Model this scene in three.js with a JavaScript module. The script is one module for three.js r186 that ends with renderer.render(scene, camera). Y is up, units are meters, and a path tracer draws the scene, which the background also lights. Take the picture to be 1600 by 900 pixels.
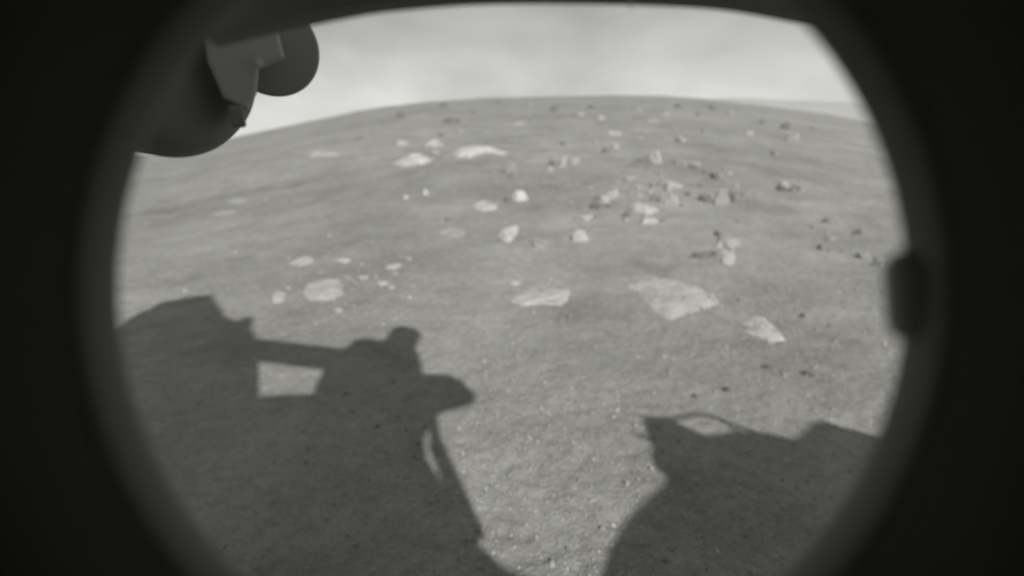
import * as THREE from 'three';
import { RoundedBoxGeometry } from 'three/addons/geometries/RoundedBoxGeometry.js';
import { mergeGeometries, mergeVertices, toCreasedNormals } from 'three/addons/utils/BufferGeometryUtils.js';
import { ImprovedNoise } from 'three/addons/math/ImprovedNoise.js';

// ---------- camera, sky, sun, exposure ----------
const EYE = new THREE.Vector3(0, 0.8, 0), PITCH = THREE.MathUtils.degToRad(14.9);
const scene = new THREE.Scene();
const camera = new THREE.PerspectiveCamera(60, 16 / 9, 0.004, 6000);
camera.position.copy(EYE);
camera.rotation.x = -PITCH;
camera.focus = 0.46;                 // a fixed-focus hazard camera: the near rim is out of focus, the plain a little soft
camera.userData.fStop = 3.3;
scene.add(camera);

const renderer = new THREE.WebGLRenderer({ antialias: true });
renderer.setSize(1024, 576);
renderer.toneMapping = THREE.LinearToneMapping;
renderer.toneMappingExposure = 1.2;
renderer.shadowMap.enabled = true;
renderer.shadowMap.type = THREE.PCFSoftShadowMap;

const noise = new ImprovedNoise();
const N3 = (x, y, z) => noise.noise(x + 31.7, y + 11.3, z + 57.1);
function fbm(x, y, z, oct = 4) { let a = 0, s = 1, t = 0; for (let i = 0; i < oct; i++) { a += s * N3(x, y, z); t += s; s *= 0.5; x *= 2.03; y *= 2.03; z *= 2.03; } return a / t; }

{ // dusty daylight sky, palest along the horizon, faint soft cloud streaks
  const w = 1024, h = 512, d = new Float32Array(w * h * 4);
  for (let j = 0; j < h; j++) for (let i = 0; i < w; i++) {
    const el = ((j + 0.5) / h - 0.5) * Math.PI, az = ((i + 0.5) / w) * 2 * Math.PI;
    const x = Math.cos(el) * Math.cos(az), y = Math.sin(el), z = Math.cos(el) * Math.sin(az);
    const up = Math.max(0, y);
    let v = 0.24 + 0.58 * Math.exp(-((up / 0.17) ** 2));
    const c = fbm(x * 4.5, y * 10, z * 4.5, 4);
    v *= 1 + 0.6 * c;
    if (y < 0) v *= 1 - Math.min(1, -y / 0.35) * 0.7;
    const k = (j * w + i) * 4;
    d[k] = v; d[k + 1] = v * 1.0; d[k + 2] = v * 0.975; d[k + 3] = 1;
  }
  const t = new THREE.DataTexture(d, w, h, THREE.RGBAFormat, THREE.FloatType);
  t.mapping = THREE.EquirectangularReflectionMapping;
  t.magFilter = t.minFilter = THREE.LinearFilter;
  t.needsUpdate = true;
  scene.background = t; scene.environment = t;
}
const SUN = new THREE.Vector3(0.2751, 0.5731, 0.7719);      // towards the sun: behind the rover, a little to the right
const sun = new THREE.DirectionalLight(new THREE.Color(1, 0.985, 0.955), 4.4);
sun.position.copy(SUN).multiplyScalar(40); sun.target.position.set(0, 0, 0);
sun.castShadow = true; sun.shadow.radius = 1.3;
sun.shadow.mapSize.set(4096, 4096);
Object.assign(sun.shadow.camera, { left: -14, right: 14, top: 14, bottom: -14, near: 1, far: 120 });
scene.add(sun, sun.target);

scene.fog = new THREE.FogExp2(new THREE.Color(0.9, 0.9, 0.88), 0.0012);      // dust still in the air from the landing

// ---------- helpers ----------
let seed = 20210218;
const rnd = () => { seed = (seed + 0x6D2B79F5) | 0; let t = Math.imul(seed ^ (seed >>> 15), 1 | seed); t = (t + Math.imul(t ^ (t >>> 7), 61 | t)) ^ t; return ((t ^ (t >>> 14)) >>> 0) / 4294967296; };
const R = (a, b) => a + (b - a) * rnd();
const taken = {};
function numbered(n) { const k = taken[n] = (taken[n] ?? -1) + 1; return k ? `${n}_${String(k).padStart(3, '0')}` : n; }
function mesh(name, geo, mat, parent) { const m = new THREE.Mesh(geo, mat); m.name = name; m.castShadow = m.receiveShadow = true; parent.add(m); return m; }
function tag(o, label, category, group) { o.userData.label = label; o.userData.category = category; if (group) o.userData.group = group; return o; }
const sstep = (a, b, x) => { const t = Math.min(1, Math.max(0, (x - a) / (b - a))); return t * t * (3 - 2 * t); };

// ---------- terrain ----------
const AZ = [-180, -120, -60, -45, -34.28, -30.67, -24.49, -19.45, -16.24, -13.62, -9.6, -2.76, 5.5, 10.9, 16.13, 20.51, 25.83, 30.78, 34.35, 45, 60, 120, 180];
const EL = [1.5, 0.3, -0.6, -0.4, 0.09, 1.03, 2.44, 3.66, 4.42, 4.85, 5.43, 5.89, 6.12, 6.1, 5.85, 5.4, 4.61, 3.62, 2.82, 1.2, 0.3, 0.3, 1.5];
function slopeAt(az) { let i = 1; while (i < AZ.length - 1 && AZ[i] < az) i++; const t = (az - AZ[i - 1]) / (AZ[i] - AZ[i - 1]); return Math.tan((EL[i - 1] + (EL[i] - EL[i - 1]) * t) * Math.PI / 180); }
function terrain(x, z) {           // the rover stands on a low knoll that falls away to both sides and crests 70 m ahead
  const r = Math.hypot(x, z), t = slopeAt(Math.atan2(x, -z) * 180 / Math.PI);
  const s = 1 - Math.exp(-r * r / 16), g = sstep(Math.log(4), Math.log(70), Math.log(Math.max(r, 1e-3))), d = Math.max(r - 70, 0);
  let y = r * t * s + 0.8 * g - 0.0012 * d * d / (1 + d / 60);
  y += 0.026 * fbm(x * 0.9, 3, z * 0.9, 3) * sstep(0.5, 3, r);                      // swells
  y += 0.045 * fbm(x * 0.3, 7, z * 0.3, 2) * sstep(5, 14, r);
  const rp = N3(x * 0.35, 1, z * 0.35);
  y += 0.009 * Math.sin((x * 0.55 + z) * 7 + 4 * rp) * sstep(0.05, 0.4, N3(x * 0.25 + 9, 2, z * 0.25)) * sstep(2.5, 4, r) * (1 - sstep(18, 40, r)); // faint wind ripples
  y += 0.011 * fbm(x * 6, 5, z * 6, 3) * (1 - sstep(20, 45, r));
  y += 0.004 * N3(x * 28, 9, z * 28) * (1 - sstep(4, 9, r));
  y += 0.25 * fbm(x * 0.11, 13, z * 0.11, 3) * sstep(22, 55, r) * (1 - sstep(120, 200, r));
  return y;
}
function noiseTexture(size, fn, srgb) {
  const d = new Uint8Array(size * size * 4);
  for (let j = 0; j < size; j++) for (let i = 0; i < size; i++) { const v = Math.max(0, Math.min(255, fn(i, j) * 255)); const k = (j * size + i) * 4; d[k] = d[k + 1] = v; d[k + 2] = v * (srgb ? 0.982 : 1); d[k + 3] = 255; }
  const t = new THREE.DataTexture(d, size, size); t.wrapS = t.wrapT = THREE.RepeatWrapping; t.magFilter = THREE.LinearFilter; t.minFilter = THREE.LinearMipmapLinearFilter; t.generateMipmaps = true;
  if (srgb) t.colorSpace = THREE.SRGBColorSpace; t.needsUpdate = true; return t;
}
// tileable value noise
function tileNoise(n) { const a = Float32Array.from({ length: n * n }, rnd); return (u, v) => { u *= n; v *= n; const i = Math.floor(u), j = Math.floor(v), f = u - i, g = v - j, q = (x, y) => a[((y % n + n) % n) * n + ((x % n + n) % n)], s = f * f * (3 - 2 * f), t = g * g * (3 - 2 * g); return (q(i, j) * (1 - s) + q(i + 1, j) * s) * (1 - t) + (q(i, j + 1) * (1 - s) + q(i + 1, j + 1) * s) * t; }; }
const S = 1024, n1 = tileNoise(9), n2 = tileNoise(27), n3 = tileNoise(90), n4 = tileNoise(300), n5 = tileNoise(500);
const soilMap = noiseTexture(S, (i, j) => { const u = i / S, v = j / S; const b = n3(u, v), f = n4(u, v), e = n5(u, v); let a = 0.86 + 0.05 * (n1(u, v) - 0.5) + 0.06 * (n2(u, v) - 0.5) + 0.07 * (b - 0.5) + 0.08 * (f - 0.5) + 0.06 * (e - 0.5); if (f > 0.9) a += 0.05; if (e < 0.08) a -= 0.07; return a; }, true);
const soilBump = noiseTexture(S, (i, j) => { const u = i / S, v = j / S; return 0.3 * n3(u, v) + 0.4 * n4(u, v) + 0.3 * n5(u, v); }, false);
soilMap.repeat.set(1 / 2.3, 1 / 2.3); soilBump.repeat.set(1 / 2.3, 1 / 2.3);
const soilMat = new THREE.MeshStandardMaterial({ vertexColors: true, map: soilMap, bumpMap: soilBump, bumpScale: 0.004, roughness: 1 });
soilMat.color.setRGB(1, 1, 1);
function soilTone(x, z) {            // mineral patches: lighter drifted dust, darker sand
  const r = Math.hypot(x, z);
  let a = 0.315 + 0.1 * fbm(x * 0.35, 20, z * 0.35, 3) + 0.09 * fbm(x * 1.3, 24, z * 1.3, 3);
  const streak = fbm(x * 0.5 + z * 0.12, 29, z * 1.4, 3);
  a += 0.035 * sstep(0.12, 0.35, streak) * sstep(2, 4, r) - 0.05 * sstep(0.14, 0.4, fbm(x * 2.1, 33, z * 2.1, 3));
  return a;
}
{
  const azs = []; for (let a = -180; a < 180;) { azs.push(a); a += Math.abs(a + 0.01) < 56 ? 0.14 : 2.5; }
  const rs = [0.02]; while (rs[rs.length - 1] < 330) { const r = rs[rs.length - 1]; rs.push(r < 0.5 ? r + 0.08 : r * (r < 3 ? 1.0085 : r < 20 ? 1.012 : r < 80 ? 1.02 : 1.12)); }
  const nA = azs.length, nR = rs.length, pos = new Float32Array((nA + 1) * nR * 3), col = new Float32Array((nA + 1) * nR * 3), uv = new Float32Array((nA + 1) * nR * 2), idx = [];
  for (let i = 0; i < nR; i++) for (let k = 0; k <= nA; k++) {
    const a = (k < nA ? azs[k] : -180) * Math.PI / 180, x = rs[i] * Math.sin(a), z = -rs[i] * Math.cos(a), q = i * (nA + 1) + k;
    pos.set([x, terrain(x, z), z], q * 3); const c = soilTone(x, z); col.set([c, c, c * 0.985], q * 3); uv.set([x, z], q * 2);
    if (i < nR - 1 && k < nA) { const b = q + nA + 1; idx.push(q, q + 1, b, q + 1, b + 1, b); }
  }
  const g = new THREE.BufferGeometry();
  g.setAttribute('position', new THREE.BufferAttribute(pos, 3)); g.setAttribute('color', new THREE.BufferAttribute(col, 3)); g.setAttribute('uv', new THREE.BufferAttribute(uv, 2)); g.setIndex(idx); g.computeVertexNormals();
  const m = mesh('ground', g, soilMat, scene); m.userData.kind = 'structure';
}
{ // far crater rim, seen as a low band beyond the falling right side of the crest
  const pos = [], idx = [], n = 160, rows = [[-38, 400], [-13, 450], [0, 500], [-5, 560], [-40, 680]];
  for (let i = 0; i <= n; i++) { const az = 14 + 60 * i / n, a = az * Math.PI / 180, top = 0.8 + 500 * Math.tan((4.95 - 0.1 * (az - 29) - 0.8 * sstep(26, 14, az)) * Math.PI / 180) + 1.6 * fbm(i * 0.07, 1, 1, 3);
    rows.forEach(([h, r], k) => pos.push(r * Math.sin(a), k === 2 ? top : top + h + 1.3 * fbm(i * 0.2, k, 4, 2), -r * Math.cos(a))); }
  for (let i = 0; i < n; i++) for (let k = 0; k < 4; k++) { const q = i * 5 + k; idx.push(q, q + 1, q + 5, q + 1, q + 6, q + 5); }
  const g = new THREE.BufferGeometry(); g.setAttribute('position', new THREE.Float32BufferAttribute(pos, 3)); g.setIndex(idx); g.computeVertexNormals();
  const m = mesh('hills', g, new THREE.MeshStandardMaterial({ color: new THREE.Color(0.33, 0.33, 0.325), roughness: 1 }), scene); m.userData.kind = 'structure';
}

// ---------- rocks ----------
const rockMap = noiseTexture(256, (i, j) => 0.93 + 0.14 * (n2(i / 256, j / 256) - 0.5) + 0.14 * (n3(i / 256, j / 256) - 0.5), true);
const rockBump = noiseTexture(256, (i, j) => 0.5 * n2(i / 256, j / 256) + 0.5 * n3(i / 256, j / 256), false);
const rockMats = {};
const rockMat = tone => rockMats[tone] ??= new THREE.MeshStandardMaterial({ color: new THREE.Color().setRGB(tone, tone, tone * 0.985), map: rockMap, bumpMap: rockBump, bumpScale: 0.0025, roughness: 0.95 });
const stoneMats = {};
const stoneMat = tone => stoneMats[tone] ??= new THREE.MeshStandardMaterial({ color: new THREE.Color().setRGB(tone, tone, tone * 0.985), map: rockMap, roughness: 0.95 });
const slabMat = new THREE.MeshStandardMaterial({ vertexColors: true, bumpMap: soilBump, bumpScale: 0.012, map: soilMap, roughness: 1 });
function rockShape(detail = 5, cuts = 9) {
  const g = mergeVertices(new THREE.IcosahedronGeometry(1, detail).deleteAttribute('normal').deleteAttribute('uv')), p = g.attributes.position, v = new THREE.Vector3();
  const planes = []; for (let i = 0; i < cuts; i++) planes.push([new THREE.Vector3(R(-1, 1), R(-0.4, 1), R(-1, 1)).normalize(), R(0.5, 0.85)]);
  planes.push([new THREE.Vector3(R(-0.3, 0.3), 1, R(-0.3, 0.3)).normalize(), R(0.3, 0.5)], [new THREE.Vector3(R(-0.5, 0.5), 1, R(-0.5, 0.5)).normalize(), R(0.4, 0.6)]);
  const o = R(0, 90);
  for (let i = 0; i < p.count; i++) {
    v.fromBufferAttribute(p, i); v.multiplyScalar(1 + 0.25 * N3(v.x * 1.1 + o, v.y * 1.1, v.z * 1.1));
    for (const [n, d] of planes) { const e = v.dot(n) - d; if (e > 0) v.addScaledVector(n, -e * 0.93); }
    v.multiplyScalar(1 + 0.16 * N3(v.x * 2.6 + o, v.y * 2.6, v.z * 2.6) + 0.1 * N3(v.x * 6 + o, v.y * 6, v.z * 6) + 0.05 * N3(v.x * 14 + o, v.y * 14, v.z * 14));
    p.setXYZ(i, v.x, v.y, v.z);
  }
  g.computeBoundingBox(); const b = g.boundingBox, sx = b.max.x - b.min.x, sz = b.max.z - b.min.z;
  g.translate(-(b.max.x + b.min.x) / 2, 0, -(b.max.z + b.min.z) / 2); g.scale(1 / sx, 1 / b.max.y, 1 / sz);
  const f = toCreasedNormals(g, 0.5), q = f.attributes.position, uv = new Float32Array(q.count * 2);
  for (let i = 0; i < q.count; i++) { uv[2 * i] = q.getX(i) + 0.3 * q.getY(i); uv[2 * i + 1] = q.getZ(i) + 0.5 * q.getY(i); }
  f.setAttribute('uv', new THREE.BufferAttribute(uv, 2)); return f;
}
// [x, z, height, tone, outline about (x, z), label]
const SLABS = [
  [-1.309, -7.015, 0.071, 0.62, [[-0.326,0.071],[-0.276,-0.274],[-0.176,-0.465],[-0.039,-0.48],[0.166,-0.177],[0.323,0.06],[0.269,0.278],[0.135,0.281],[0.055,0.402],[-0.131,0.304]], "ragged pale slab left of the longest far pale slab"],
  [-0.507, -7.376, 0.074, 0.62, [[-0.406,0.087],[-0.321,-0.224],[-0.123,-0.461],[0.038,-0.528],[0.227,-0.168],[0.471,0.148],[0.331,0.283],[0.106,0.192],[-0.061,0.34],[-0.263,0.331]], "longest thin pale slab in the far middle ground"],
  [-0.242, -4.596, 0.028, 0.55, [[-0.137,-0.149],[-0.001,-0.197],[0.1,-0.075],[0.128,0.123],[0.005,0.177],[-0.094,0.121]], "pale slab just left of the small bright rock with a dark side"],
  [-0.035, -3.724, 0.037, 0.66, [[-0.076,-0.027],[-0.041,-0.217],[0.097,-0.282],[0.063,0.095],[0.013,0.262],[-0.057,0.168]], "bright five-sided slab standing alone in the middle of the plain"],
  [0.163, -2.499, 0.013, 0.52, [[-0.202,0.048],[-0.129,-0.062],[-0.039,-0.167],[0.104,-0.181],[0.172,-0.129],[0.145,0.022],[0.092,0.127],[0.023,0.116],[-0.041,0.105],[-0.124,0.12]], "long pale slab tapering left, below a thin bright stone"],
  [0.834, -2.514, 0.016, 0.47, [[-0.215,-0.207],[-0.128,-0.302],[-0.03,-0.321],[0.112,-0.239],[0.212,-0.111],[0.264,0.053],[0.197,0.108],[0.088,0.187],[-0.058,0.301],[-0.114,0.339],[-0.146,0.184],[-0.183,0.009]], "largest pale slab, wedge shaped, right of the centre"],
  [1.121, -2.121, 0.018, 0.56, [[-0.045,-0.094],[0.034,-0.168],[0.079,-0.132],[0.08,-0.014],[0.045,0.136],[-0.038,0.165],[-0.064,0.077],[-0.091,0.031]], "dull oval slab to the lower right of the largest slab"],
  [-1.058, -2.709, 0.020, 0.5, [[-0.104,0.068],[-0.162,-0.123],[-0.121,-0.215],[0.019,-0.205],[0.105,-0.066],[0.155,0.126],[0.105,0.211],[0.001,0.203]], "rounded pale slab above the shadow of the rover arm"],
  [-1.286, -2.635, 0.015, 0.48, [[-0.036,0.024],[-0.074,-0.097],[-0.033,-0.12],[0.043,-0.022],[0.072,0.102],[0.029,0.113]], "small pale slab left of the rounded slab above the arm shadow"],
  [1.362, -3.166, 0.034, 0.46, [[-0.058,-0.115],[0.016,-0.163],[0.092,-0.116],[0.094,0.001],[0.018,0.142],[-0.07,0.184],[-0.092,0.067]], "pale tilted slab with a dark hollow on its left, above the largest slab"],
  [1.530, -3.478, 0.027, 0.42, [[-0.084,-0.042],[0.006,-0.097],[0.102,-0.049],[0.034,0.089],[-0.058,0.098]], "short pale slab directly behind the slab with the dark hollow"],
  [-1.424, -3.324, 0.018, 0.46, [[-0.097,0.029],[-0.086,-0.094],[0.045,-0.08],[0.101,0.021],[0.037,0.123]], "faint pale slab behind the rounded slab above the arm shadow"],
  [-0.459, -3.831, 0.012, 0.42, [[-0.16,-0.015],[-0.05,-0.132],[0.099,-0.063],[0.13,0.078],[-0.018,0.132]], "faint dusty slab left of the bright five-sided slab"],
  [1.145, -4.394, 0.054, 0.56, [[-0.116,-0.098],[-0.024,-0.203],[0.054,-0.094],[0.134,-0.008],[0.102,0.15],[-0.022,0.167],[-0.128,0.086]], "pale slab in the rock cluster right of centre, with a narrow piece in front"],
  [1.099, -4.013, 0.033, 0.52, [[-0.07,-0.045],[0.017,-0.099],[0.091,-0.024],[0.041,0.085],[-0.079,0.082]], "narrow pale slab at the front of the rock cluster"],
  [-3.396, -9.282, 0.048, 0.56, [[-0.52,-0.586],[-0.225,-0.461],[0.383,0.276],[0.571,0.656],[0.097,0.273],[-0.307,-0.158]], "thin pale slab alone on the far left of the plain"],
  [-3.176, -5.525, 0.019, 0.4, [[-0.203,-0.103],[-0.114,-0.209],[0.158,-0.003],[0.17,0.181],[-0.011,0.134]], "faint dust covered slab on the left of the plain"],
  [-3.381, -6.215, 0.021, 0.4, [[-0.217,-0.115],[-0.12,-0.245],[0.171,0.005],[0.186,0.226],[-0.021,0.129]], "fainter dust covered slab behind another on the left"],
  [-1.255, -8.420, 0.064, 0.58, [[-0.151,0.044],[-0.113,-0.251],[0.089,-0.179],[0.152,0.144],[0.023,0.243]], "small pale slab behind the ragged slab"],
];
for (const [cx, cz, h, tone, poly, label] of SLABS) {
  const pos = [], col = [], uv = [], idx = [], nT = 84, nK = 16, o = R(0, 50);
  const size = Math.sqrt(Math.abs(poly.reduce((s, p, i) => { const q = poly[(i + 1) % poly.length]; return s + p[0] * q[1] - p[1] * q[0]; }, 0)) / 2);
  const reach = th => { const dx = Math.cos(th), dz = Math.sin(th); let best = 0; for (let i = 0; i < poly.length; i++) { const [ax, az] = poly[i], [bx, bz] = poly[(i + 1) % poly.length], ex = bx - ax, ez = bz - az, den = dx * ez - dz * ex; if (Math.abs(den) < 1e-9) continue; const t = (ax * ez - az * ex) / den, u = (ax * dz - az * dx) / den; if (t > 0 && u >= -1e-6 && u <= 1 + 1e-6) best = Math.max(best, t); } return best; };
  for (let i = 0; i < nT; i++) {
    const th = i / nT * 2 * Math.PI, rr = reach(th) * ((size > 0.1 && Math.hypot(cx, cz) < 2.9 ? 1.14 : 1.05) + 0.16 * N3(Math.cos(th) * 2.5 + o, Math.sin(th) * 2.5, 3) + 0.06 * N3(Math.cos(th) * 7 + o, Math.sin(th) * 7, 5));
    for (let k = 0; k <= nK; k++) {
      const f = k / nK, x = cx + Math.cos(th) * rr * f, z = cz + Math.sin(th) * rr * f, s = 1 / size;
      const rough = fbm(x * 2 * s + o, 1, z * 2 * s, 3);
      const y = terrain(x, z) - 0.012 + (h * 1.15 + 0.012) * (1 - f ** 3) * (0.9 + 0.6 * rough) - (k === nK ? 0.03 : 0);
      pos.push(x, y, z); uv.push(x, z);
      const dust = sstep(-0.2, 0.3, fbm(x * 3.2 * s + o, 8, z * 3.2 * s, 3) + (f > 0.82 ? 0.1 : -0.26)), c = tone * 1.0 * (1 + 0.12 * rough) * (1 - dust) + soilTone(x, z) * dust;
      col.push(c, c, c * 0.985);
    }
  }
  for (let i = 0; i < nT; i++) for (let k = 0; k < nK; k++) { const a = i * (nK + 1) + k, b = ((i + 1) % nT) * (nK + 1) + k; idx.push(a, b, a + 1, b, b + 1, a + 1); }
  const g = new THREE.BufferGeometry(); g.setAttribute('position', new THREE.Float32BufferAttribute(pos.map((v, i) => i % 3 === 0 ? v - cx : i % 3 === 2 ? v - cz : v), 3)); g.setAttribute('color', new THREE.Float32BufferAttribute(col, 3)); g.setAttribute('uv', new THREE.Float32BufferAttribute(uv, 2)); g.setIndex(idx); g.computeVertexNormals();
  const m = mesh(numbered('flat_rock'), g, slabMat, scene); m.position.set(cx, 0, cz); tag(m, label, 'slab', 'pale slabs bedded in the soil');
}
// [x, z, width, depth, height, tone, label]
const ROCKS = [
  [-3.595, -16.974, 0.312, 0.234, 0.235, 0.17, "dark upright rock near the left horizon"],
  [-1.517, -12.954, 0.436, 0.327, 0.131, 0.17, "flat dark rock right of the dark upright rock"],
  [-2.973, -23.159, 0.421, 0.316, 0.200, 0.17, "dark rock on the horizon behind the flat dark rock"],
  [-0.629, -23.658, 0.213, 0.160, 0.194, 0.17, "tiny dark rock on the horizon left of centre"],
  [1.264, -16.035, 0.228, 0.171, 0.155, 0.17, "dark rock just under the crest at the centre"],
  [2.615, -17.410, 0.227, 0.170, 0.124, 0.17, "dark rock on the crest, first right of the centre one"],
  [1.773, -13.895, 0.360, 0.270, 0.104, 0.3, "low grey rock under the crest right of centre"],
  [5.980, -18.992, 0.359, 0.269, 0.144, 0.17, "low dark rock on the crest, right of centre"],
  [7.327, -19.312, 0.266, 0.199, 0.144, 0.17, "dark rock on the crest where it starts to fall right"],
  [6.764, -12.976, 0.226, 0.169, 0.174, 0.17, "dark lumpy rock near the right horizon"],
  [5.491, -10.234, 0.298, 0.224, 0.168, 0.3, "grey rock in front of the dark lumpy right rock"],
  [1.573, -6.248, 0.248, 0.186, 0.105, 0.18, "dark lower half of the large rough rock far right of centre"],
  [1.758, -6.390, 0.238, 0.179, 0.143, 0.4, "pale upper half of the large rough rock far right of centre"],
  [1.458, -6.189, 0.163, 0.122, 0.047, 0.22, "flat dark rock left of the large rough rock"],
  [0.517, -6.287, 0.154, 0.115, 0.079, 0.2, "dark rough rock left of the large rough one"],
  [0.633, -6.356, 0.082, 0.061, 0.098, 0.42, "small bright rock touching the dark rough rock"],
  [0.452, -6.028, 0.078, 0.058, 0.061, 0.42, "small bright rock in front of the dark rough rock"],
  [0.774, -6.412, 0.149, 0.112, 0.082, 0.36, "pale rock right of the dark rough rock"],
  [1.287, -7.118, 0.139, 0.104, 0.075, 0.17, "dark stone far behind the rock cluster"],
  [1.483, -7.453, 0.117, 0.088, 0.069, 0.42, "pale stone beside the dark stone behind the cluster"],
  [-0.008, -6.119, 0.141, 0.106, 0.116, 0.3, "round grey rock in front of the longest pale slab"],
  [0.073, -4.787, 0.160, 0.120, 0.086, 0.53, "small bright rock with a dark side near the centre"],
  [-0.030, -4.744, 0.079, 0.060, 0.058, 0.18, "dark stone touching the small bright rock near the centre"],
  [-0.878, -5.142, 0.067, 0.050, 0.065, 0.52, "bright round stone in the empty left middle ground"],
  [-1.048, -5.012, 0.053, 0.040, 0.037, 0.52, "smaller bright stone left of the bright round stone"],
  [0.203, -3.401, 0.124, 0.093, 0.056, 0.34, "pale topped rock right of the bright five-sided slab"],
  [0.489, -3.531, 0.111, 0.083, 0.075, 0.5, "bright crooked rock between the slab and the cluster"],
  [0.602, -4.161, 0.163, 0.122, 0.045, 0.39, "pale low rock at the left end of the rock cluster"],
  [0.745, -4.430, 0.127, 0.096, 0.051, 0.17, "dark rock at the left of the rock cluster"],
  [0.845, -4.620, 0.133, 0.100, 0.067, 0.39, "pale rock behind the dark one at the left of the cluster"],
  [0.933, -4.749, 0.100, 0.075, 0.071, 0.39, "pale rock in the row leading up to the tallest piece"],
  [1.003, -4.863, 0.058, 0.043, 0.092, 0.47, "narrow upright pale rock, tallest piece of the cluster"],
  [0.953, -4.187, 0.067, 0.050, 0.063, 0.18, "dark rock at the middle of the rock cluster"],
  [1.259, -5.446, 0.144, 0.108, 0.054, 0.34, "pale rock behind the rock cluster, left one"],
  [1.253, -5.094, 0.115, 0.086, 0.050, 0.33, "pale rock behind the rock cluster, middle one"],
  [1.636, -5.260, 0.241, 0.180, 0.071, 0.36, "long pale rock behind the rock cluster, right one"],
  [1.437, -4.638, 0.213, 0.159, 0.085, 0.34, "broad pale rock at the right end of the rock cluster"],
  [2.125, -6.316, 0.385, 0.289, 0.056, 0.31, "low long rock right of the large rough rock"],
  [2.267, -5.666, 0.133, 0.100, 0.068, 0.18, "dark rock behind the hollowed rock on the right"],
  [1.808, -4.721, 0.156, 0.117, 0.072, 0.18, "dark half of the hollowed rock pair on the right"],
  [1.929, -4.691, 0.196, 0.147, 0.136, 0.33, "grey half of the hollowed rock pair on the right"],
  [2.079, -4.778, 0.107, 0.080, 0.110, 0.18, "dark end piece beside the hollowed rock pair"],
  [1.695, -4.890, 0.060, 0.045, 0.038, 0.17, "tiny dark stone left of the hollowed rock pair"],
  [2.857, -5.366, 0.133, 0.100, 0.059, 0.16, "dark low rock on the right of the plain"],
  [3.033, -5.387, 0.159, 0.119, 0.075, 0.3, "grey rock beside the dark low rock on the right"],
  [1.204, -3.132, 0.131, 0.099, 0.036, 0.17, "dark rock in the hollow left of the tilted slab"],
  [1.524, -3.663, 0.062, 0.046, 0.042, 0.18, "dark stone behind the short pale slab"],
  [1.852, -4.055, 0.069, 0.052, 0.030, 0.31, "pale stone far behind the tilted slab"],
  [2.689, -4.270, 0.059, 0.044, 0.056, 0.18, "dark stone nearer the right rim, far one"],
  [2.169, -3.473, 0.048, 0.036, 0.044, 0.17, "dark blocky stone nearer the right rim"],
  [2.759, -3.958, 0.075, 0.056, 0.045, 0.17, "dark rock beside the right rim of the view"],
  [2.383, -3.333, 0.085, 0.064, 0.047, 0.32, "grey rock just above the right rim latch"],
  [2.382, -3.173, 0.072, 0.054, 0.056, 0.31, "pale rock partly behind the right rim latch"],
  [0.018, -2.696, 0.061, 0.046, 0.018, 0.57, "thin bright stone just behind the long tapering slab"],
  [-1.122, -3.260, 0.108, 0.081, 0.026, 0.5, "bright flat stone behind the rounded slab, left one"],
  [-0.741, -3.070, 0.124, 0.093, 0.015, 0.43, "thin pale stone in the left middle ground"],
  [-0.752, -2.978, 0.036, 0.027, 0.029, 0.3, "grey stone under the thin pale stone"],
  [-0.876, -2.870, 0.087, 0.065, 0.022, 0.39, "pale stone to the right of the rounded slab"],
  [-0.737, -2.754, 0.075, 0.057, 0.017, 0.52, "bright flat stone farther right of the rounded slab"],
  [-0.851, -2.333, 0.047, 0.035, 0.024, 0.43, "small pale stone below the rounded slab"],
  [-1.893, -8.976, 0.212, 0.159, 0.073, 0.42, "pale stone behind the ragged slab, left one"],
  [1.702, -8.942, 0.374, 0.280, 0.066, 0.39, "thin pale rock far off right of centre"],
  [0.181, -11.400, 0.410, 0.308, 0.100, 0.36, "thin pale rock far off near the centre"],
  [2.707, -8.390, 0.226, 0.170, 0.093, 0.34, "pale rock far off, right of the thin pale rock"],
  [4.641, -10.246, 0.202, 0.152, 0.076, 0.36, "pale stone far off, alone on the right"],
  [2.049, -12.188, 0.222, 0.167, 0.103, 0.39, "pale stone under the crest right of centre"],
  [3.054, -11.482, 0.366, 0.275, 0.088, 0.34, "thin grey rock under the crest, right"],
  [0.962, -1.735, 0.033, 0.025, 0.017, 0.18, "dark stone right of the pebbly ground"],
  [1.077, -1.673, 0.038, 0.029, 0.019, 0.14, "dark stone above the right hand rover shadow"],
  [1.381, -2.261, 0.028, 0.021, 0.025, 0.18, "dark stone right of the dull oval slab"],
  [0.610, -1.520, 0.023, 0.017, 0.010, 0.16, "dark stone just above the cable loop shadow"],
  [0.733, -1.557, 0.029, 0.022, 0.014, 0.17, "dark stone behind the right hand rover shadow"],
];
for (const [x, z, w, d, h, tone, label] of ROCKS) {
  const m = mesh(numbered('rock'), rockShape(9, 10), rockMat(tone), scene);
  m.scale.set(w, h, d); m.position.set(x, terrain(x, z), z); m.rotation.y = Math.atan2(-x, -z) + R(-0.25, 0.25);
  tag(m, label, 'rock', 'rocks on the plain');
}
const stoneShapes = Array.from({ length: 10 }, () => rockShape(2, 7));
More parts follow.
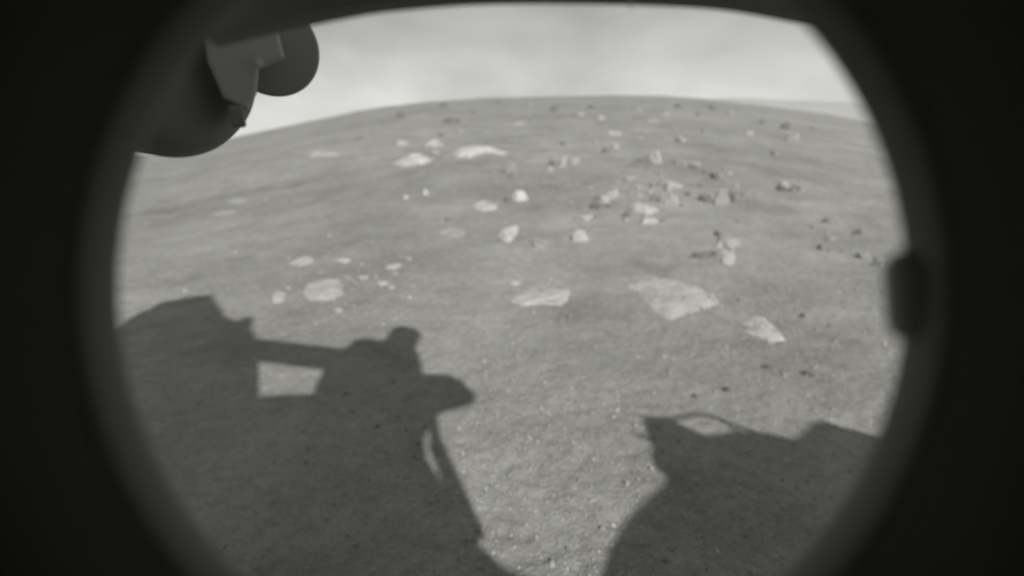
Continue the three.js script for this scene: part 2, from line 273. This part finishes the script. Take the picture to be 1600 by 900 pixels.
// [label, [[x, z, width], ...]]
const STONES = [
  ["small pale stone strewn over the rock field right of centre", [[1.392,-4.204,0.046],[1.967,-5.276,0.058],[0.485,-5.195,0.054],[0.679,-5.343,0.055],[0.287,-4.616,0.048],[1.664,-5.78,0.062],[1.343,-4.943,0.053],[0.784,-4.965,0.052],[1.222,-4.826,0.051],[1.156,-4.947,0.052],[1.302,-4.663,0.05],[1.52,-4.509,0.049],[0.851,-4.456,0.047],[0.725,-4.204,0.044],[2.182,-6.134,0.067],[2.227,-5.936,0.065],[2.123,-4.64,0.053],[2.454,-5.111,0.058],[2.355,-5.343,0.06]]],
  ["small pale stone in the empty left middle ground", [[-0.742,-3.285,0.035],[-0.696,-3.631,0.038],[-0.5,-3.607,0.038],[-0.696,-6.262,0.065],[-1.565,-6.212,0.066],[-0.567,-3.063,0.033],[-0.54,-4.218,0.044],[-0.909,-2.193,0.026],[-0.55,-2.223,0.025],[-1.358,-4.053,0.044],[-1.456,-3.954,0.044],[-1.029,-3.604,0.039],[-0.96,-3.04,0.033],[-0.582,-4.125,0.043],[-0.666,-3.179,0.034],[-0.555,-2.7,0.029],[-0.909,-2.801,0.031],[-1.276,-2.76,0.032]]],
  ["tiny stone high on the far slope", [[-2.915,-17.131,0.179],[-1.204,-16.523,0.171],[-3.386,-13.175,0.14],[-3.303,-11.192,0.12],[0.715,-19.689,0.203],[3.975,-18.242,0.192],[3.779,-15.574,0.165],[4.087,-14.011,0.15],[5.051,-14.321,0.156],[7.106,-17.204,0.192],[0.594,-9.694,0.1],[1.236,-10.1,0.105],[-1.01,-10.3,0.106],[3.66,-9.953,0.109],[6.709,-14.1,0.161],[8.258,-14.355,0.17],[-1.307,-9.668,0.1],[2.107,-8.566,0.091],[-0.491,-10.007,0.103],[0.779,-7.895,0.081],[1.288,-8.039,0.084],[3.422,-7.907,0.088],[3.947,-7.767,0.089]]],
  ["small stone between the longest slab and the bright rock", [[-0.123,-5.772,0.059],[-0.057,-5.671,0.058],[0.0,-5.727,0.059],[-0.09,-6.004,0.062],[0.044,-5.885,0.06],[-0.175,-5.559,0.057],[0.083,-5.504,0.057],[-0.223,-5.947,0.061],[-0.289,-5.34,0.055]]],
  ["broken rubble stone strewn around the large rough rock", [[1.705,-6.342,0.072],[1.994,-6.361,0.037],[1.573,-5.999,0.038],[1.524,-6.39,0.046],[1.669,-6.341,0.034],[1.467,-6.316,0.073],[1.551,-6.169,0.047],[1.42,-6.408,0.064],[1.701,-5.951,0.053]]],
  ["broken rubble stone strewn around the dark rough rock", [[0.447,-6.173,0.07],[0.522,-6.44,0.064],[0.526,-6.355,0.047],[0.697,-6.124,0.034],[0.621,-6.325,0.048],[0.611,-6.278,0.032],[0.702,-6.369,0.034],[0.61,-6.277,0.075]]],
  ["broken rubble stone strewn around the round grey rock by the longest slab", [[-0.048,-5.937,0.05],[-0.031,-5.68,0.065],[-0.048,-5.631,0.061],[-0.066,-6.123,0.053],[-0.038,-5.91,0.063],[-0.027,-5.689,0.076],[0.026,-5.869,0.079]]],
  ["broken rubble stone strewn around the back of the rock cluster", [[1.266,-5.269,0.034],[1.565,-5.219,0.07],[1.11,-5.366,0.044],[1.18,-5.073,0.031],[1.223,-4.908,0.038],[1.434,-5.229,0.05],[1.211,-5.1,0.066],[1.311,-5.389,0.071],[1.423,-5.248,0.048],[1.537,-5.261,0.064],[0.797,-5.149,0.045],[0.946,-5.016,0.028],[1.672,-5.336,0.043],[1.161,-5.487,0.058],[1.486,-5.281,0.061],[1.224,-5.293,0.055]]],
  ["broken rubble stone strewn around the right end of the rock cluster", [[1.705,-4.902,0.027],[1.556,-4.804,0.052],[1.563,-4.751,0.069],[1.479,-4.988,0.031],[1.503,-5.092,0.056],[1.673,-5.07,0.032],[1.568,-5.097,0.06],[1.434,-4.789,0.066],[1.52,-5.047,0.032],[1.549,-4.856,0.061],[1.597,-4.925,0.034],[1.34,-4.816,0.063]]],
  ["broken rubble stone strewn around the left end of the rock cluster", [[0.83,-4.331,0.023],[0.654,-4.169,0.047],[0.642,-4.384,0.027],[0.81,-4.522,0.033],[0.895,-4.49,0.026],[0.544,-4.634,0.055],[0.8,-4.189,0.026],[0.626,-4.479,0.032],[0.947,-4.381,0.032],[0.781,-4.649,0.03],[0.603,-4.575,0.028],[0.799,-4.76,0.053],[0.596,-4.441,0.041],[0.763,-4.562,0.052]]],
  ["broken rubble stone strewn around the front slabs of the rock cluster", [[1.08,-4.269,0.025],[1.129,-3.989,0.037],[1.258,-4.097,0.023],[1.118,-4.009,0.023],[1.205,-4.011,0.032],[1.221,-4.244,0.041],[0.93,-4.078,0.045],[1.087,-4.181,0.039],[1.049,-4.328,0.024]]],
  ["broken rubble stone strewn around the hollowed rock pair", [[2.158,-4.879,0.039],[1.866,-4.833,0.056],[2.022,-4.843,0.071],[2.299,-4.989,0.071],[1.862,-4.888,0.043],[1.906,-4.816,0.069],[2.022,-4.871,0.033],[1.924,-4.841,0.05],[1.924,-4.824,0.058],[2.061,-5.125,0.028],[2.132,-5.069,0.029],[2.165,-4.884,0.036]]],
  ["broken rubble stone strewn around the dark rock behind the hollowed pair", [[2.414,-5.793,0.038],[2.541,-6.215,0.039],[2.536,-5.964,0.057],[2.502,-5.928,0.063],[2.386,-5.832,0.051],[2.312,-5.803,0.065]]],
  ["broken rubble stone strewn around the dark lumpy rock near the right horizon", [[6.425,-12.018,0.092],[6.108,-11.825,0.095],[5.601,-10.493,0.066],[6.122,-11.359,0.078],[5.465,-10.496,0.097],[6.221,-11.736,0.158]]],
  ["broken rubble stone strewn around the dark low rock on the right", [[3.016,-5.326,0.049],[3.102,-5.574,0.08],[2.993,-5.602,0.084],[2.967,-5.379,0.069],[3.051,-5.387,0.07],[2.747,-5.066,0.03],[2.907,-5.523,0.064]]],
  ["broken rubble stone strewn around the tilted slab with the hollow", [[1.374,-3.292,0.019],[1.465,-3.479,0.042],[1.276,-3.122,0.026],[1.495,-3.608,0.021],[1.511,-3.555,0.052],[1.344,-3.15,0.02],[1.428,-3.401,0.051],[1.444,-3.429,0.043],[1.474,-3.301,0.048],[1.504,-3.579,0.038],[1.386,-3.239,0.025]]],
  ["broken rubble stone strewn around the dark blocky stone near the right rim", [[2.431,-3.759,0.047],[2.04,-3.398,0.032],[2.445,-4.065,0.052],[2.358,-3.7,0.06],[2.556,-3.955,0.025],[2.479,-3.894,0.027],[2.23,-3.74,0.034],[2.256,-3.582,0.022],[2.232,-3.45,0.029],[2.34,-3.49,0.032],[2.436,-3.561,0.025]]],
  ["broken rubble stone strewn around the bright crooked rock", [[0.441,-3.485,0.019],[0.408,-3.642,0.036],[0.532,-3.664,0.023],[0.53,-3.725,0.04],[0.427,-3.575,0.028]]],
  ["broken rubble stone strewn around the rounded slab above the arm shadow", [[-0.942,-2.528,0.036],[-1.073,-2.667,0.02],[-0.985,-2.628,0.025],[-1.273,-2.831,0.021],[-0.971,-2.862,0.042],[-1.028,-2.757,0.02],[-1.002,-2.801,0.031],[-1.193,-3.035,0.023],[-1.03,-2.558,0.029],[-1.186,-2.573,0.028],[-1.168,-2.734,0.034],[-1.338,-2.614,0.029]]],
  ["broken rubble stone strewn around the thin pale stone in the left middle ground", [[-0.91,-3.099,0.026],[-0.976,-3.178,0.027],[-0.679,-3.06,0.018],[-0.697,-3.018,0.017],[-0.769,-3.072,0.018],[-0.671,-2.681,0.038],[-0.704,-2.931,0.031],[-0.81,-2.882,0.04],[-0.689,-3.228,0.032],[-0.869,-2.764,0.018]]],
  ["broken rubble stone strewn around the largest pale slab", [[0.878,-2.417,0.014],[0.852,-2.272,0.022],[0.961,-2.475,0.038],[1.162,-2.447,0.032],[0.691,-2.526,0.014],[0.81,-2.497,0.019],[0.768,-2.386,0.015],[0.282,-2.573,0.017],[0.942,-2.353,0.027],[0.727,-2.536,0.019],[1.021,-2.482,0.023],[0.653,-2.166,0.016]]],
  ["broken rubble stone strewn around the long tapering slab", [[0.098,-2.404,0.019],[0.143,-2.47,0.019],[0.028,-2.572,0.024],[0.325,-2.598,0.014],[0.194,-2.609,0.038],[0.118,-2.481,0.014],[-0.059,-2.361,0.013]]],
  ["broken rubble stone strewn around the pale slabs far left of centre", [[-0.971,-6.616,0.086],[-1.273,-6.853,0.05],[-0.102,-6.847,0.035],[-1.192,-6.989,0.044],[-0.937,-7.257,0.085],[-1.068,-7.486,0.082],[-0.837,-7.319,0.072],[-1.25,-6.88,0.083],[-0.888,-6.065,0.049],[-1.131,-7.581,0.1]]],
];
for (const [label, list] of STONES) for (const [x, z, w] of list) {
  const m = mesh(numbered('stone'), stoneShapes[Math.floor(rnd() * 10)], stoneMat([0.36, 0.31, 0.26, 0.17][Math.floor(rnd() * 4)]), scene), k = R(0.7, 1.35);
  m.scale.set(w * k, w * k * R(0.3, 0.55), w * k * R(0.6, 1)); m.position.set(x, terrain(x, z), z); m.rotation.y = R(0, 6.3);
  tag(m, label, 'stone', label.replace('small ', '').replace('tiny ', '') + 's');
}
for (let i = 0; i < 140; i++) {      // loose stones of the pebbly ground in front of the rover
  const a = R(-0.35, 0.62), r = 0.75 + 1.7 * rnd() ** 0.8, x = r * Math.sin(a), z = -r * Math.cos(a), w = R(0.007, 0.014);
  const m = mesh(numbered('pebble'), stoneShapes[Math.floor(rnd() * 10)], stoneMat([0.35, 0.31, 0.27, 0.24][Math.floor(rnd() * 4)]), scene);
  m.scale.set(w, w * R(0.4, 0.8), w * R(0.6, 1)); m.position.set(x, terrain(x, z), z); m.rotation.y = R(0, 6.3);
  tag(m, 'pebble of the loose pebbly soil in front of the rover', 'pebble', 'pebbles in front of the rover');
}
{
  const n = 15000, g = rockShape(1, 5), im = new THREE.InstancedMesh(g, new THREE.MeshStandardMaterial({ color: 0xffffff, roughness: 1 }), n), o = new THREE.Object3D(), c = new THREE.Color();
  for (let i = 0; i < n; i++) {
    let x, z, r; do { const a = R(-0.95, 0.95); r = 0.55 + 11 * rnd() ** 2.2; x = r * Math.sin(a); z = -r * Math.cos(a); } while (fbm(x * 0.8, 40, z * 0.8, 2) + 0.3 < rnd() * 0.6);
    const w = R(0.0025, 0.007) * (1 + r * 0.2) * (rnd() < 0.06 ? 2 : 1), k = rnd(), v = k < 0.18 ? R(0.15, 0.21) : k < 0.88 ? R(0.22, 0.3) : R(0.3, 0.36);
    o.position.set(x, terrain(x, z), z); o.rotation.set(0, R(0, 6.3), 0); o.scale.set(w, w * R(0.35, 0.7), w * R(0.6, 1)); o.updateMatrix(); im.setMatrixAt(i, o.matrix); im.setColorAt(i, c.setRGB(v, v, v * 0.985));
  }
  im.name = 'gravel'; im.castShadow = im.receiveShadow = true; im.userData = { kind: 'stuff', label: 'fine gravel scattered over the grey soil', category: 'gravel' }; scene.add(im);
}

// ---------- the rover ----------
const std = (v, rough = 0.6, metal = 0) => new THREE.MeshStandardMaterial({ color: new THREE.Color().setRGB(v, v, v * 0.98), roughness: rough, metalness: metal });
const M = { white: std(0.55, 0.5), grey: std(0.25, 0.55), dark: std(0.09, 0.6), black: std(0.34, 0.9), rubber: std(0.22, 0.8), metal: std(0.35, 0.4, 0.7), hood: std(0.24, 0.7), drum: std(0.19, 0.6), cap: std(0.3, 0.6), pale: std(0.4, 0.7), latch: std(0.55, 0.7), ring: std(0.26, 0.7) };
const rover = new THREE.Group(); rover.name = 'rover'; rover.position.set(0, 0, 0);
tag(rover, 'grey rover whose round lens cover rim, hood and arm drum edge the view', 'rover'); scene.add(rover);
function plate(name, pts, z, depth, mat, parent = rover, bevel = 0.006) {    // a housing with that front outline, reaching back from z
  const s = new THREE.Shape(pts.map(p => new THREE.Vector2(...p)));
  const g = new THREE.ExtrudeGeometry(s, { depth, bevelEnabled: true, bevelSize: bevel, bevelOffset: -bevel, bevelThickness: bevel, bevelSegments: 2, steps: 1 }); g.translate(0, 0, z);
  return mesh(name, g, mat, parent);
}
function rod(name, a, b, r, mat, parent = rover) { const A = new THREE.Vector3(...a), B = new THREE.Vector3(...b), g = new THREE.CapsuleGeometry(r, A.distanceTo(B), 6, 24); const m = mesh(name, g, mat, parent); m.position.copy(A).add(B).multiplyScalar(0.5); m.quaternion.setFromUnitVectors(new THREE.Vector3(0, 1, 0), B.clone().sub(A).normalize()); return m; }
function box(name, x0, x1, y0, y1, z0, z1, mat, parent = rover, r = 0.012) { const m = mesh(name, new RoundedBoxGeometry(x1 - x0, y1 - y0, z1 - z0, 3, r), mat, parent); m.position.set((x0 + x1) / 2, (y0 + y1) / 2, (z0 + z1) / 2); return m; }
box('chassis_deck', -0.9, 1.75, 0.34, 0.55, 0.4, 2.3, M.white);
plate('front_body', [[-0.75, 0.35], [-0.756, 1.103], [-0.976, 1.391], [-0.202, 1.375], [-0.105, 1.384], [0.038, 1.389], [0.22, 1.37], [0.31, 1.33], [0.305, 1.17], [0.298, 1.102], [0.318, 1.041], [0.33, 0.954], [0.347, 0.882], [0.385, 0.831], [0.396, 0.756], [0.38, 0.35]], 0.3, 0.5, M.white);
plate('instrument_tower', [[-0.97, 1.37], [-1.221, 1.711], [-1.06, 1.765], [-0.938, 1.888], [-0.929, 1.993], [-0.906, 2.244], [-0.763, 2.312], [-0.646, 2.314], [-0.568, 2.171], [-0.483, 2.007], [-0.403, 1.946], [-0.349, 1.834], [-0.268, 1.76], [-0.2, 1.37]], 0.3, 0.22, M.white);
plate('tower_antenna', [[-0.397, 1.836], [-0.405, 1.952], [-0.388, 1.993], [-0.328, 1.982], [-0.325, 1.882], [-0.268, 1.744]], 0.3, 0.03, M.grey);
rod('arm_tube', [-0.3, 1.726, 0.34], [0.125, 1.623, 0.34], 0.066, M.grey);
const turret = plate('tool_turret', [[0.032, 1.549], [0.051, 1.631], [0.114, 1.689], [0.135, 1.73], [0.2, 1.749], [0.259, 1.721], [0.294, 1.736], [0.386, 1.658], [0.389, 1.61], [0.381, 1.522], [0.362, 1.424], [0.367, 1.291], [0.294, 1.156], [0.04, 1.293], [0.01, 1.459]], 0.28, 0.1, M.grey, rover, 0.012);
{ const k = mesh('drill_bit_drum', new THREE.CylinderGeometry(0.068, 0.068, 0.1, 36), M.metal, turret); k.rotation.x = Math.PI / 2; k.position.set(0.352, 1.75, 0.29); }
plate('sensor_snout', [[0.318, 1.471], [0.457, 1.466], [0.497, 1.431], [0.516, 1.346], [0.475, 1.326], [0.41, 1.307], [0.364, 1.276], [0.328, 1.232], [0.272, 1.247]], 0.26, 0.05, M.dark, turret);
rod('arm_strut', [0.348, 1.27, 0.27], [0.327, 1.13, 0.27], 0.015, M.grey); rod('arm_strut', [0.327, 1.13, 0.27], [0.338, 0.89, 0.27], 0.022, M.grey);
plate('equipment_bay', [[1.008, 1.29], [1.092, 1.285], [1.105, 1.243], [1.132, 1.21], [1.241, 1.225], [1.325, 1.215], [1.369, 1.195], [1.421, 1.215], [1.507, 1.263], [1.554, 1.269], [1.594, 1.231], [1.663, 1.186], [1.774, 1.117], [1.76, 0.5], [0.6, 0.5], [0.568, 0.834], [0.638, 0.896], [0.697, 0.939], [0.751, 0.977], [0.825, 1.016], [0.868, 1.038], [0.923, 1.086], [0.95, 1.128], [0.961, 1.161], [0.982, 1.197], [0.988, 1.257]], 0.32, 0.45, M.white);
{ const c = new THREE.CatmullRomCurve3([[1.09, 1.282], [1.142, 1.296], [1.2, 1.305], [1.243, 1.296], [1.256, 1.26], [1.29, 1.236], [1.314, 1.205]].map(p => new THREE.Vector3(p[0], p[1], 0.33))); mesh('cable_loop', new THREE.TubeGeometry(c, 60, 0.0075, 10), M.dark, rover); }
{ const c = new THREE.CatmullRomCurve3([[0.923, 1.086], [0.907, 1.096], [0.925, 1.134], [0.973, 1.185]].map(p => new THREE.Vector3(p[0], p[1], 0.33))); mesh('cable_clip', new THREE.TubeGeometry(c, 30, 0.008, 10), M.dark, rover); }
for (const [x, y, dx, dy, r] of [[0.97, 1.215, -0.03, 0.004, 0.007], [0.945, 1.1, -0.032, 0.012, 0.006], [0.965, 1.15, -0.022, -0.004, 0.009], [1.24, 1.22, 0.004, 0.014, 0.012], [1.31, 1.21, 0.012, 0.012, 0.008], [1.6, 1.22, 0.004, 0.02, 0.007]]) rod('connector', [x, y, 0.335], [x + dx, y + dy, 0.335], r, M.dark);
for (const [x, y, dx, dy, r] of [[-0.66, 2.3, 0.012, 0.03, 0.012], [-0.79, 2.29, -0.004, 0.016, 0.02], [-0.9, 2.22, -0.02, 0.008, 0.014], [-0.93, 1.95, -0.03, 0.012, 0.012], [-0.53, 2.09, 0.02, 0.01, 0.012]]) rod('sensor_stub', [x, y, 0.32], [x + dx, y + dy, 0.32], r, M.dark);
plate('cross_panel', [[0.37, 0.5], [0.37, 0.9], [0.4, 0.88], [0.44, 0.865], [0.49, 0.855], [0.53, 0.855], [0.565, 0.86], [0.57, 0.5]], 0.36, 0.12, M.white);
{ // wheels
  const prof = [[0.05, -0.16], [0.22, -0.18], [0.255, -0.17], [0.262, 0], [0.255, 0.17], [0.22, 0.18], [0.05, 0.16]].map(p => new THREE.Vector2(...p));
  const wg = new THREE.LatheGeometry(prof, 48); wg.rotateZ(Math.PI / 2);
  const hub = new THREE.CylinderGeometry(0.06, 0.07, 0.36, 24); hub.rotateZ(Math.PI / 2);
  for (const x of [-1.2, 2.05]) { for (const z of [0.55, 1.45, 2.35]) { const w = mesh('wheel', wg, M.metal, rover); w.position.set(x, terrain(x, z) + 0.255, z); mesh('hub', hub, M.dark, w); }
    const s = Math.sign(x), xi = x - s * 0.26; rod('rocker_beam', [xi, terrain(x, 0.55) + 0.27, 0.55], [xi, 0.5, 1.2], 0.035, M.grey); rod('rocker_beam', [xi, terrain(x, 2.35) + 0.27, 2.35], [xi, 0.5, 1.2], 0.035, M.grey); rod('rocker_beam', [xi, 0.5, 1.2], [s < 0 ? -0.85 : 1.7, 0.45, 1.2], 0.04, M.grey); }
}
// the hazard camera: barrel, rim of its transparent lens cover, latch and hood; its axis dips with the lens
const lathe = pts => { const g = new THREE.LatheGeometry(pts.map(p => new THREE.Vector2(...p)), 128); g.rotateX(-Math.PI / 2); return g; };
const housing = mesh('camera_housing', lathe([[0.0001, -0.05], [0.112, -0.05], [0.112, 0.0926], [0.0836, 0.0926], [0.0836, 0.0935], [0.118, 0.0935], [0.118, -0.056], [0.0001, -0.056]]), M.black, rover);
housing.position.copy(EYE); housing.rotation.x = -PITCH;
mesh('cover_ring', lathe([[0.0905, 0.0937], [0.0832, 0.0937], [0.0818, 0.0945], [0.0806, 0.0972], [0.0799, 0.1], [0.0798, 0.1012], [0.0805, 0.102], [0.0905, 0.102], [0.0905, 0.0937]]), M.ring, housing);
mesh('cover_seal', lathe([[0.0868, 0.1021], [0.0868, 0.1032], [0.0876, 0.1036], [0.0884, 0.1032], [0.0884, 0.1021], [0.0868, 0.1021]]), M.rubber, housing);
{ // latch at the right of the rim
  const m = mesh('cover_latch', new THREE.CapsuleGeometry(0.0044, 0.0095, 6, 20), M.latch, housing); m.position.set(0.0797, -0.0015, -0.1005); m.rotation.z = 0.06; m.scale.set(1, 1, 0.7);
}
{ // hood: a front lip with an arched lower edge, joined to the barrel by a roof
  const d = 0.18, s = new THREE.Shape(), e = [[-0.1062, 0.0868], [-0.1012, 0.0880], [-0.0852, 0.0919], [-0.0737, 0.0945], [-0.0600, 0.0972], [-0.0462, 0.0995], [-0.0210, 0.1018], [0.0000, 0.1025], [0.0224, 0.1025], [0.0533, 0.1018], [0.0783, 0.1000], [0.1030, 0.0956], [0.1132, 0.0933]];
  s.moveTo(-0.118, 0.122); s.lineTo(...e[0]); s.splineThru(e.slice(1).map(p => new THREE.Vector2(...p))); s.lineTo(0.122, 0.122); s.closePath();
  const lip = new THREE.ExtrudeGeometry(s, { depth: 0.006, bevelEnabled: true, bevelSize: 0.0015, bevelOffset: -0.0015, bevelThickness: 0.0015, bevelSegments: 2, curveSegments: 12 }); lip.translate(0, 0, -d);
  const roof = new RoundedBoxGeometry(0.24, 0.006, 0.12, 2, 0.002); roof.translate(0.001, 0.123, -0.121);
  const clean = g => { const n = g.index ? g.toNonIndexed() : g; for (const a of Object.keys(n.attributes)) if (!['position', 'normal', 'uv'].includes(a)) n.deleteAttribute(a); return n; };
  const hood = mesh('hood', mergeGeometries([clean(lip), clean(roof)]), M.hood, housing);
  const b = mesh('hood_bolt', new THREE.ConeGeometry(0.0016, 0.006, 16), M.white, hood); b.rotation.x = Math.PI; b.position.set(0.0406, 0.0981, -0.171);
}
{ // arm joint hanging at the upper left: big rounded drum, bracket and dark motor cap behind it
  const drum = mesh('arm_drum', lathe([[0.0001, -0.045], [0.03, -0.043], [0.044, -0.034], [0.0505, -0.018], [0.0515, 0], [0.0505, 0.02], [0.045, 0.034], [0.034, 0.042], [0.0001, 0.044]]), M.drum, rover);
  const inv = new THREE.Group(); inv.position.copy(EYE); inv.rotation.x = -PITCH; inv.updateMatrixWorld(true);
  const P = (x, y, z) => inv.localToWorld(new THREE.Vector3(x, y, z));      // metres along the camera bracket's axes
  drum.position.copy(P(-0.2156, 0.1324, -0.300)); drum.lookAt(EYE); drum.rotateY(0.35); drum.updateMatrixWorld(true);
  const sub = (name, geo, mat, p, aim = true) => { const m = mesh(name, geo, mat, rover); m.position.copy(p); if (aim) m.lookAt(EYE); m.updateMatrixWorld(true); drum.attach(m); return m; };
  const cap = sub('motor_cap', lathe([[0.0001, -0.02], [0.0265, -0.02], [0.0285, -0.018], [0.0285, 0.012], [0.0265, 0.014], [0.024, 0.014], [0.0235, 0.0115], [0.0001, 0.0115]]), M.cap, P(-0.1592, 0.1584, -0.330));
  const outline = [[-0.02, 0.019], [0.0164, 0.0235], [0.0187, 0.0075], [0.0045, 0.001], [0.002, -0.012], [-0.004, -0.022], [-0.0155, -0.0155], [-0.0205, 0.003]];
  const bg = new THREE.ExtrudeGeometry(new THREE.Shape(outline.map(p => new THREE.Vector2(...p))), { depth: 0.02, bevelEnabled: true, bevelSize: 0.0025, bevelOffset: -0.0025, bevelThickness: 0.0025, bevelSegments: 3 }); bg.translate(0, 0, -0.012);
  sub('bracket', bg, M.pale, P(-0.1522, 0.1265, -0.290));
  sub('lug', new RoundedBoxGeometry(0.008, 0.012, 0.02, 3, 0.002), M.drum, P(-0.1607, 0.1004, -0.292));
  const bt = sub('bolt', new THREE.CylinderGeometry(0.0022, 0.0022, 0.006, 16).rotateX(Math.PI / 2), M.white, P(-0.1405, 0.1259, -0.278));
  const shoulder = rod('arm_link', P(-0.2252, 0.1232, -0.300).toArray(), [-0.4, 0.8, 0.33], 0.026, M.grey); shoulder.updateMatrixWorld(true); drum.attach(shoulder);
}

renderer.render(scene, camera);
